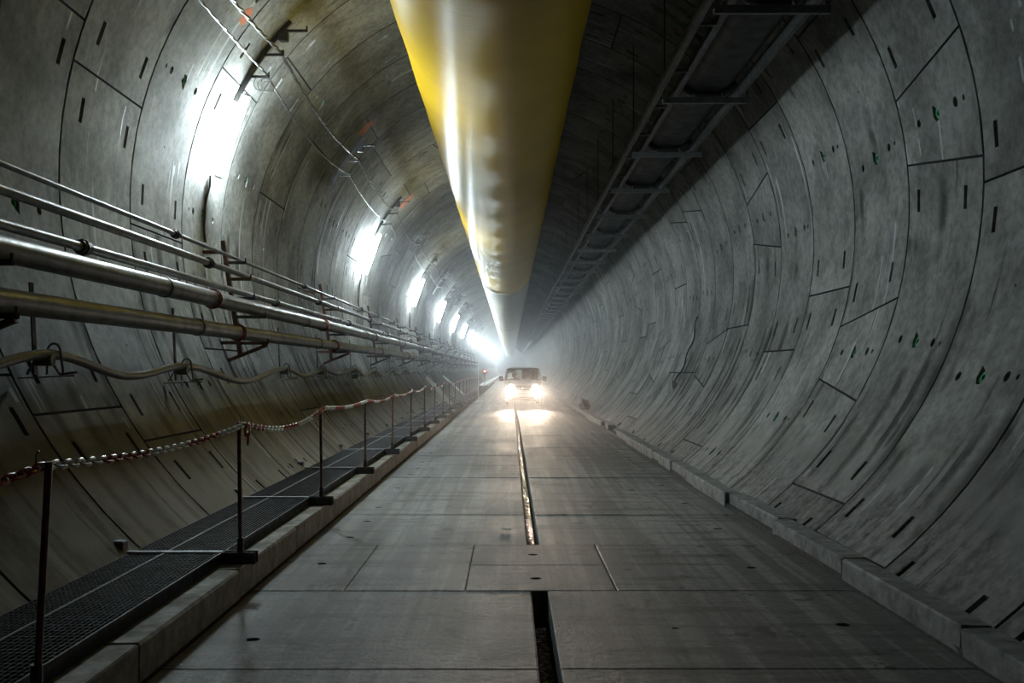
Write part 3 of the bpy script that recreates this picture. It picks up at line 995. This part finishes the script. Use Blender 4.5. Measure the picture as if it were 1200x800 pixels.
# far walkway beyond the separate panels
MB().box(-3.10 + 2.7, -2.31 + 2.7, YW1, YEND - 4, -.05, 0).build('distant_walkway_deck', M_GRATE, walk)

# ------------------------------------------------------------------ railing posts and the red-white chain
PX = -2.17
post_me = MB().tube([(0, 0, 0), (0, 0, 1.05)], .017, 10).mesh('post_tube', M_POST, 40)
sock_me = MB().tube([(0, 0, -.075), (0, 0, .12)], .027, 10).box(-.05, .05, -.042, .042, -.078, -.062).mesh('post_socket', M_STEEL_D, 40)
hook_me = MB().tube([(0, 0, 1.03), (0, 0, 1.08), (.012, 0, 1.10)], .006, 6).tube([(0, 0, 1.02), (.03, .0, 1.01), (.045, 0, 1.03)], .006, 6).mesh('chain_hook', M_GALV, 50)
for k, y in enumerate(PY[:22]):
    o = empty('railing_post', (PX, y, WZ))
    if k == 0: lab = 'thin rusty railing post just before the picture edge'
    elif k < 9: lab = 'thin rusty railing post carrying the chain, %s from the camera' % ORD[k - 1]
    else: lab = 'thin railing post in the far close-set row beside the kerb'
    tag(o, lab, 'post', 'railing posts along the walkway')
    if k == 0:
        bpy.data.objects.remove(o); continue
    link('post_tube', post_me, o, rot=(random.uniform(-.012, .012), .055 if k == 1 else random.uniform(-.015, .015), 0)); link('post_socket', sock_me, o)
    if k < 8: link('chain_hook', hook_me, o)
def link_mesh(mat, n, m):
    pts = []
    for q in range(n):
        a = 2 * PI * q / n
        c, s = math.cos(a), math.sin(a)
        pts.append((.020 * s, .028 * c + (.022 if c > 0 else -.022), 0))
    return MB().tube(pts, .0075, m, closed=True).mesh('chain_link', mat, 60)
LM = {('r', 0): link_mesh(M_RED, 10, 5), ('w', 0): link_mesh(M_WHITE, 10, 5)}
chain = empty('barrier_chain', (PX + .03, PY[0], 1.36)); tag(chain, 'red and white plastic barrier chain strung along the railing posts', 'chain')
cp = []
rnd = random.Random(11)
for k in range(len(PY[:22]) - 1):
    ya, yb = PY[k], PY[k + 1]; sag = .07 + rnd.uniform(-.03, .05)
    za, zb = 1.36 + (0 if k < 3 else .03 * math.sin(k)), 1.36 + (0 if k < 2 else .03 * math.sin(k + 1))
    for q in range(50):
        t = q / 50
        cp.append(Vector((rnd.uniform(-.002, .002), ya + (yb - ya) * t - PY[0], za + (zb - za) * t - 1.36 - sag * 4 * t * (1 - t))))
pitch = 3.65 / 50
far_chain = [MB(), MB()]
for q in range(len(cp) - 1):
    p, p2 = cp[q], cp[q + 1]
    red = (q // 10) % 2 == 0
    d = (p2 - p).normalized()
    rx = math.asin(d.z)
    if cp[q].y + PY[0] < 2.5: continue
    if cp[q].y + PY[0] < 22.5:
        o = link('chain_link', LM['r' if red else 'w', 0], chain, p + (p2 - p) * .5, (rx, (PI / 2 if q % 2 else 0) + .4, 0))
    else:
        Mt = Matrix.Translation(p + (p2 - p) * .5) @ Matrix.Rotation(rx, 4, 'X') @ Matrix.Rotation(PI / 2 if q % 2 else 0, 4, 'Y')
        pts = [Mt @ Vector((.020 * math.sin(a), .05 * math.cos(a), 0)) for a in [2 * PI * w / 6 for w in range(6)]]
        far_chain[0 if red else 1].tube(pts, .008, 3, closed=True)
for mb_, mt in zip(far_chain, (M_RED, M_WHITE)):
    o = mb_.build('distant_chain_links', mt, chain); o['kind'] = 'stuff'
for q in range(2):                                         # loose tail at the second post
    link('chain_link', LM['r' if q < 3 else 'w', 0], chain, (.02 + .006 * q, PY[2] - PY[0] + .02, -.05 - .065 * q), (PI / 2, 0, PI / 2 if q % 2 else 0))

# ------------------------------------------------------------------ van with its headlights on
VY, VX = 52.0, .64
van = empty('van', (VX, VY, 0)); tag(van, 'silver white van driving towards the camera with its headlights on', 'van')
# stations: y, z bottom, z belt, z shoulder, z top, half widths bottom / body / belt / roof edge
ST = [(.00, .34, .76, .88, .93, .66, .76, .74, .54),
      (.10, .22, .88, 1.02, 1.06, .84, .90, .87, .66),
      (.45, .20, 1.02, 1.14, 1.18, .88, .94, .91, .76),
      (1.02, .20, 1.22, 1.28, 1.31, .90, .955, .94, .84),
      (1.70, .20, 1.24, 1.78, 1.86, .90, .955, .945, .80),
      (2.30, .20, 1.24, 1.82, 1.905, .90, .955, .945, .81),
      (3.40, .20, 1.24, 1.82, 1.91, .90, .955, .945, .81),
      (4.60, .22, 1.24, 1.80, 1.89, .88, .95, .94, .80),
      (4.82, .35, 1.22, 1.72, 1.81, .80, .90, .89, .76)]
def section(s):
    y, zb, zbelt, zs, zt, wb, w, wbe, wr = s
    half = [(wb, zb), (w, zb + .16), (w, (zb + zbelt) / 2 + .05), (wbe, zbelt), (wr, zs), (wr - .12, zt - .012), (.38, zt)]
    ptsr = [(x, y, z) for x, z in half]
    return ptsr + [(-x, y, z) for x, y, z in reversed(ptsr)]
secs = [section(s) for s in ST]; NS = len(secs[0])
body, glass = MB(), {}
body.v = [p for s in secs for p in s]
def quad(j, q): return [j * NS + q, j * NS + (q + 1) % NS, (j + 1) * NS + (q + 1) % NS, (j + 1) * NS + q]
glz = {'windscreen': [], 'side_window': [], 'rear_window': []}
for j in range(len(ST) - 1):
    for q in range(NS):
        f = quad(j, q)
        top = q in (4, 5, 6, 7, 8)
        side = q in (3, 9)
        if j == 3 and top: glz['windscreen'].append(f); continue
        if side and j in (3, 4, 5, 6): glz['side_window'].append(f); continue
        mi = 1 if top and j > 3 and q in (5, 6, 7) and j < 5 else 0
        body.f.append(f); body.m.append(mi)
last = (len(ST) - 1) * NS
for q in range(NS // 2):
    a, b_, c, d = last + q, last + q + 1, last + NS - 2 - q, last + NS - 1 - q
    if q == 6: continue
    f = [a, b_, c, d]
    if q == 3: glz['rear_window'].append(f)
    else: body.f.append(f); body.m.append(0)
for q in range(NS // 2 - 1):
    body.f.append([q, NS - 1 - q, NS - 2 - q, q + 1]); body.m.append(0)
bo = body.build('body', [M_CAR, M_CARD], van, 35)
for nm, fl in glz.items():
    if nm == 'side_window':
        for s in (1, -1):
            g = MB(); 
            for f in fl:
                pts = [Vector(body.v[i]) for i in f]
                if (pts[0].x > 0) == (s > 0): g.add(pts, [(0, 1, 2, 3)])
            g.build(nm, M_GLASS, van)
    else:
        g = MB()
        for f in fl: g.add([Vector(body.v[i]) for i in f], [(0, 1, 2, 3)])
        g.build(nm, M_GLASS, van, 50)
for s in (-1, 1):                                          # pillars round the windscreen and doors
    MB().tube([(s * .94, 1.02, 1.25), (s * .875, 1.36, 1.53), (s * .81, 1.72, 1.81)], .04, 8).build('pillar', M_CAR, van, 50)
    MB().bar((s * .945, 2.9, 1.24), (s * .815, 2.9, 1.82), .10, .03, (1, 0, .2)).build('pillar', M_CARD, van)
MB().bar((-.80, 1.70, 1.83), (.80, 1.70, 1.83), .10, .06).build('windscreen_header', M_CARD, van)
MB().tube([(-.84, 1.00, 1.29), (-.4, .97, 1.315), (0, .96, 1.32), (.4, .97, 1.315), (.84, 1.00, 1.29)], .025, 6).build('scuttle', M_CARD, van, 50)
for s in (-1, 1):
    MB().tube([(s * .1, .97, 1.33), (s * .1 + .55, 1.08, 1.38)], .010, 5).build('wiper', M_CARD, van)
NZ = .17                                                   # height of the nose trim
gr = MB().add([(-.40, .02, .86 + NZ), (.40, .02, .86 + NZ), (.30, -.03, .62 + NZ), (-.30, -.03, .62 + NZ), (-.40, .25, .86 + NZ), (.40, .25, .86 + NZ), (.30, .2, .62 + NZ), (-.30, .2, .62 + NZ)],
              [(0, 1, 2, 3), (0, 4, 5, 1), (1, 5, 6, 2), (2, 6, 7, 3), (3, 7, 4, 0)]).build('grille', M_CARD, van)
for z, w in ((.80 + NZ, .37), (.74 + NZ, .345), (.68 + NZ, .32)):
    MB().box(-w, w, -.03 + (z - .62 - NZ) * .2 - .02, .0 + (z - .62 - NZ) * .2, z - .010, z + .010).build('grille_slat', M_CHROME, gr)
em = MB().tube([(.085 * math.cos(2 * PI * q / 20), -.055, .745 + NZ + .085 * math.sin(2 * PI * q / 20)) for q in range(20)], .011, 6, closed=True)
for q in range(3):
    a = PI / 2 + 2 * PI * q / 3
    em.tube([(0, -.055, .745 + NZ), (.08 * math.cos(a), -.055, .745 + NZ + .08 * math.sin(a))], [.016, .005], 6)
em.build('star_emblem', M_CHROME, gr, 50)
MB().box(-.80, .80, -.10, .12, .30, .70, ch=.05).build('front_bumper', M_CAR, van)
MB().box(-.55, .55, -.115, -.06, .34, .47, ch=.02).build('lower_intake', M_CARD, van)
MB().box(-.26, .26, -.125, -.105, .48, .59, ch=.004).build('number_plate', M_PLATE, van)
for s in (-1, 1):
    h = MB().add([(s * .45, -.01, .84 + NZ), (s * .83, .14, .90 + NZ), (s * .85, .14, .68 + NZ), (s * .42, -.01, .63 + NZ), (s * .45, .25, .84 + NZ), (s * .80, .35, .90 + NZ), (s * .80, .35, .68 + NZ), (s * .42, .25, .63 + NZ)],
                 [(0, 1, 2, 3), (0, 4, 5, 1), (1, 5, 6, 2), (2, 6, 7, 3), (3, 7, 4, 0)]).build('headlight', M_CHROME, van)
    MB().tube([(s * .64, .075, .765 + NZ), (s * .64, .02, .765 + NZ), (s * .64, .005, .765 + NZ)], [.13, .13, .09], 16).build('headlight_bulb', M_HEAD, h, 40)
    mm = empty('wing_mirror', (0, 0, 0), van)
    MB().box(s * 1.10 - .10, s * 1.10 + .10, 1.30, 1.42, 1.22, 1.48, ch=.035).build('mirror_shell', M_CARD, mm)
    MB().bar((s * .93, 1.35, 1.27), (s * 1.04, 1.36, 1.30), .06, .05).build('mirror_arm', M_CARD, mm)
    for yy in (.92, 3.98):
        w = empty('wheel', (s * .82, yy, .325), van)
        MB().tube([(-.10, 0, 0), (-.09, 0, 0), (.09, 0, 0), (.10, 0, 0)], [.27, .325, .325, .27], 28).build('tyre', M_TYRE, w, 40)
        MB().tube([(s * .085, 0, 0), (s * .115, 0, 0)], [.20, .17], 20).build('wheel_rim', M_GALV, w, 40)
        pts = [(s * .958, yy + .40 * math.cos(a), .325 + .40 * math.sin(a)) for a in [PI * q / 12 for q in range(13)]]
        MB().tube(pts, .03, 6).build('wheel_arch', M_CARD, van, 50)
for s in (-.42, .42):
    se = empty('front_seat', (s, 2.55, .60), van)
    MB().box(-.25, .25, -.25, .25, -.1, .12, ch=.05).build('seat_cushion', M_SEAT, se)
    MB().box(-.25, .25, .16, .30, .10, .78, ch=.05).build('backrest', M_SEAT, se)
    MB().tube([(0, .22, .78), (0, .22, .88)], .05, 8).box(-.13, .13, .17, .27, .84, 1.06, ch=.045).build('headrest', M_SEAT, se)
MB().tube([(-.42 + .19 * math.cos(2 * PI * q / 20), 1.85 + .08 * math.sin(2 * PI * q / 20), 1.20 + .15 * math.sin(2 * PI * q / 20)) for q in range(20)], .016, 6, closed=True).build('steering_wheel', M_CARD, van, 50)
MB().box(-.85, .85, 1.10, 1.50, .95, 1.24, ch=.05).build('dashboard', M_CARD, van)
MB().box(-.04, .80, 3.0, 3.06, .34, 1.80).build('light_block_panel', M_SEAT, van)  # added panel, blocks the light coming through one half of the windscreen
MB().box(-.85, .85, .8, 4.6, .24, .34).build('cabin_floor', M_CARD, van)
for s in (-1, 1):                                          # the beams the headlights throw
    li = bpy.data.lights.new('headlight_beam', 'SPOT')
    li.energy = BEAM_POWER; li.color = (1.0, .79, .60); li.spot_size = math.radians(17); li.spot_blend = 1.0; li.shadow_soft_size = .07
    lo = bpy.data.objects.new('headlight_beam', li); C.objects.link(lo); lo.parent = van
    lo.location = (s * .64, -.16, .92)
    lo.rotation_euler = (math.radians(90 - 3.4), 0, PI)

# ------------------------------------------------------------------ loose things in the tunnel
def prop(name, mb, mat, label, cat, loc, smooth=None, group=None):
    o = mb.build(name, mat, None, smooth, loc); tag(o, label, cat, group); return o
# white boards leaning on the pipes beyond the railing
for (xa, ya, xb, yb, Y, lab) in ((508, 442, 530, 478, 44.0, 'white plank leaning against the pipes, the wider and nearer one'), (527, 440, 544, 462, 55.0, 'white plank leaning against the pipes, the thinner and farther one')):
    A = Vector(((xa - VPX) * Y / F, Y + .6, CAMH + (VPY - ya) * Y / F)); B = Vector(((xb - VPX) * Y / F, Y - .2, CAMH + (VPY - yb) * Y / F))
    B.z = max(B.z, WZ + .01); B.x = max(min(B.x, -2.4), -3.0); A.x = -3.55
    o = MB().bar((0, 0, 0), A - B, .15 if Y < 50 else .10, .03, (0, 1, 0)).build('leaning_plank', M_WHITE, None, None, B); tag(o, lab, 'plank', 'white planks')
prop('thin_pole', MB().tube([(0, 0, 0), (.0, 0, 2.2)], .03, 8).tube([(0, 0, 0), (0, 0, .02)], .12, 10), M_WHITE, 'upright pale pole standing beside the far kerb', 'pole', (-2.0, 66, 0.0), 40)
sg = empty('signal_lamp', (-2.42, 100, WZ)); tag(sg, 'small red signal lamp on a stand far down the walkway', 'lamp')
MB().tube([(0, 0, 0), (0, 0, 1.15)], .03, 8).build('stand', M_STEEL_D, sg, 40)
MB().box(-.16, .16, -.05, .05, 1.10, 1.50, ch=.02).build('casing', M_CARD, sg)
MB().tube([(0, -.05, 1.33), (0, -.075, 1.33)], .13, 16).build('lens', M_REDL, sg, 40)
o = MB().add([(-.22, -.12, 0), (.2, -.16, 0), (.26, .14, .012), (-.15, .18, .008), (-.22, -.12, .004), (.2, -.16, .006), (.26, .14, .016), (-.15, .18, .012)],
             [(0, 1, 2, 3), (4, 5, 6, 7), (0, 1, 5, 4), (1, 2, 6, 5), (2, 3, 7, 6), (3, 0, 4, 7)]).build('paper_scrap', M_WHITE, None, None, (-1.75, 60, .004)); tag(o, 'white paper scrap lying on the far roadway', 'paper')
o = MB().add([(-.05, -.04, 0), (.06, -.05, 0), (.05, .05, .01), (-.06, .04, .006), (-.05, -.04, .004), (.06, -.05, .006), (.05, .05, .014), (-.06, .04, .01)],
             [(0, 1, 2, 3), (4, 5, 6, 7), (0, 1, 5, 4), (1, 2, 6, 5), (2, 3, 7, 6), (3, 0, 4, 7)]).build('litter_scrap', M_WHITE, None, None, (-.05, 11.9, .004)); tag(o, 'tiny pale litter scrap on the roadway left of the drain slot', 'litter')
# dark sack on the kerb strip
def lump(n, m, rx, ry, rz, seed, amp=.12):
    mb = MB(); rnd = random.Random(seed)
    mb.v.append((0, 0, rz * 1.0))
    for i in range(1, n):
        a = PI * i / n
        for k in range(m):
            b_ = 2 * PI * k / m; s = 1 + rnd.uniform(-amp, amp)
            mb.v.append((rx * s * math.sin(a) * math.cos(b_), ry * s * math.sin(a) * math.sin(b_), rz * s * math.cos(a)))
    mb.v.append((0, 0, -rz)); L = len(mb.v) - 1
    for k in range(m):
        mb.f.append([0, 1 + k, 1 + (k + 1) % m]); mb.m.append(0)
        mb.f.append([L, 1 + (n - 2) * m + (k + 1) % m, 1 + (n - 2) * m + k]); mb.m.append(0)
        for i in range(n - 2):
            mb.f.append([1 + i * m + k, 1 + (i + 1) * m + k, 1 + (i + 1) * m + (k + 1) % m, 1 + i * m + (k + 1) % m]); mb.m.append(0)
    return mb
sk = empty('rubble_sack', (3.0, 43, .17)); tag(sk, 'dark lumpy sack slumped at the wall foot near the van', 'sack')
lump(9, 14, .24, .42, .22, 5).build('sack_body', M_CARD, sk, 60, (0, 0, .20))
MB().tube([(0, .30, .30), (.02, .42, .36), (.05, .5, .33)], [.05, .03, .06], 8).build('tied_neck', M_CARD, sk, 50)
for q, (x, y, r_) in enumerate(((3.2, 20.5, .09), (3.24, 22.3, .12), (3.2, 27.0, .10), (3.15, 24.5, .07), (3.22, 30.5, .12))):
    o = lump(6, 8, r_, r_ * 1.3, r_ * .7, 20 + q, .2).build('rubble_stone', M_SOIL, None, None, (x, y, .13 + r_ * .4))
    tag(o, 'small dirty rubble stone behind the grey kerb, %s from the camera' % ORD[q], 'stone', 'stones behind the kerb')
# cable hanging down a ring joint on the bare wall, ending in a small pale box
wc = empty('wall_cable', (*(wall_pt(-8)[0:1]), 26.6, wall_pt(-8)[1])); bx, bz = wall_pt(-8)
tag(wc, 'rusty brown cable hanging down a joint of the bare wall', 'cable')
pts = []
for q in range(16):
    X, Z = wall_pt(-8 - 22 * q / 15, .05 + .02 * math.sin(q)); pts.append((X - bx, .05 * math.sin(q * .9), Z - bz))
MB().tube(pts, .022, 6).build('cable_run', M_STEEL_D, wc, 50)
X, Z = wall_pt(-30.5, .06); MB().box(X - bx - .05, X - bx + .05, -.08, .08, Z - bz - .11, Z - bz + .11, ch=.01).build('end_box', M_STICK, wc)
# pipe stub with a white cap low on the wall beside the walkway
a = 215.0
X, Z = wall_pt(207.5); sb = empty('wall_stub', (X, 27.0, Z)); tag(sb, 'short pipe stub with a white cap low on the wall', 'pipe')
MB().tube([(-.05, 0, -.02), (.18, -.05, .03)], .06, 10).build('stub_tube', M_STEEL_D, sb, 40)
MB().box(.17, .20, -.10, .0, -.06, .14, ch=.01).build('white_cap', M_WHITE, sb)

# ------------------------------------------------------------------ thin dust haze in the tunnel air
for ya, yb, dens in HAZE:
    m = bpy.data.materials.new('dust_haze'); m.use_nodes = True; nt = m.node_tree
    for n_ in list(nt.nodes):
        if n_.type == 'BSDF_PRINCIPLED': nt.nodes.remove(n_)
    vs_ = N(nt, 'ShaderNodeVolumeScatter', i_Density=dens, i_Anisotropy=.8)
    vs_.inputs['Color'].default_value = (.95, .96, 1, 1)
    nt.links.new(vs_.outputs[0], nt.nodes['Material Output'].inputs['Volume'])
    mb = MB(); ns = 24
    for y in (ya, yb - .002):
        for q in range(ns):
            aa = 2 * PI * q / ns
            mb.v.append((XC + (R + .3) * math.cos(aa), y, ZC + (R + .3) * math.sin(aa)))
    for q in range(ns):
        mb.f.append([q, (q + 1) % ns, ns + (q + 1) % ns, ns + q]); mb.m.append(0)
    mb.f += [list(range(ns)), list(range(ns, 2 * ns))]; mb.m += [0, 0]
    o = mb.build('dust_haze', m)
    tag(o, 'pale dust haze filling the far tunnel around the van', 'haze', kind='stuff')
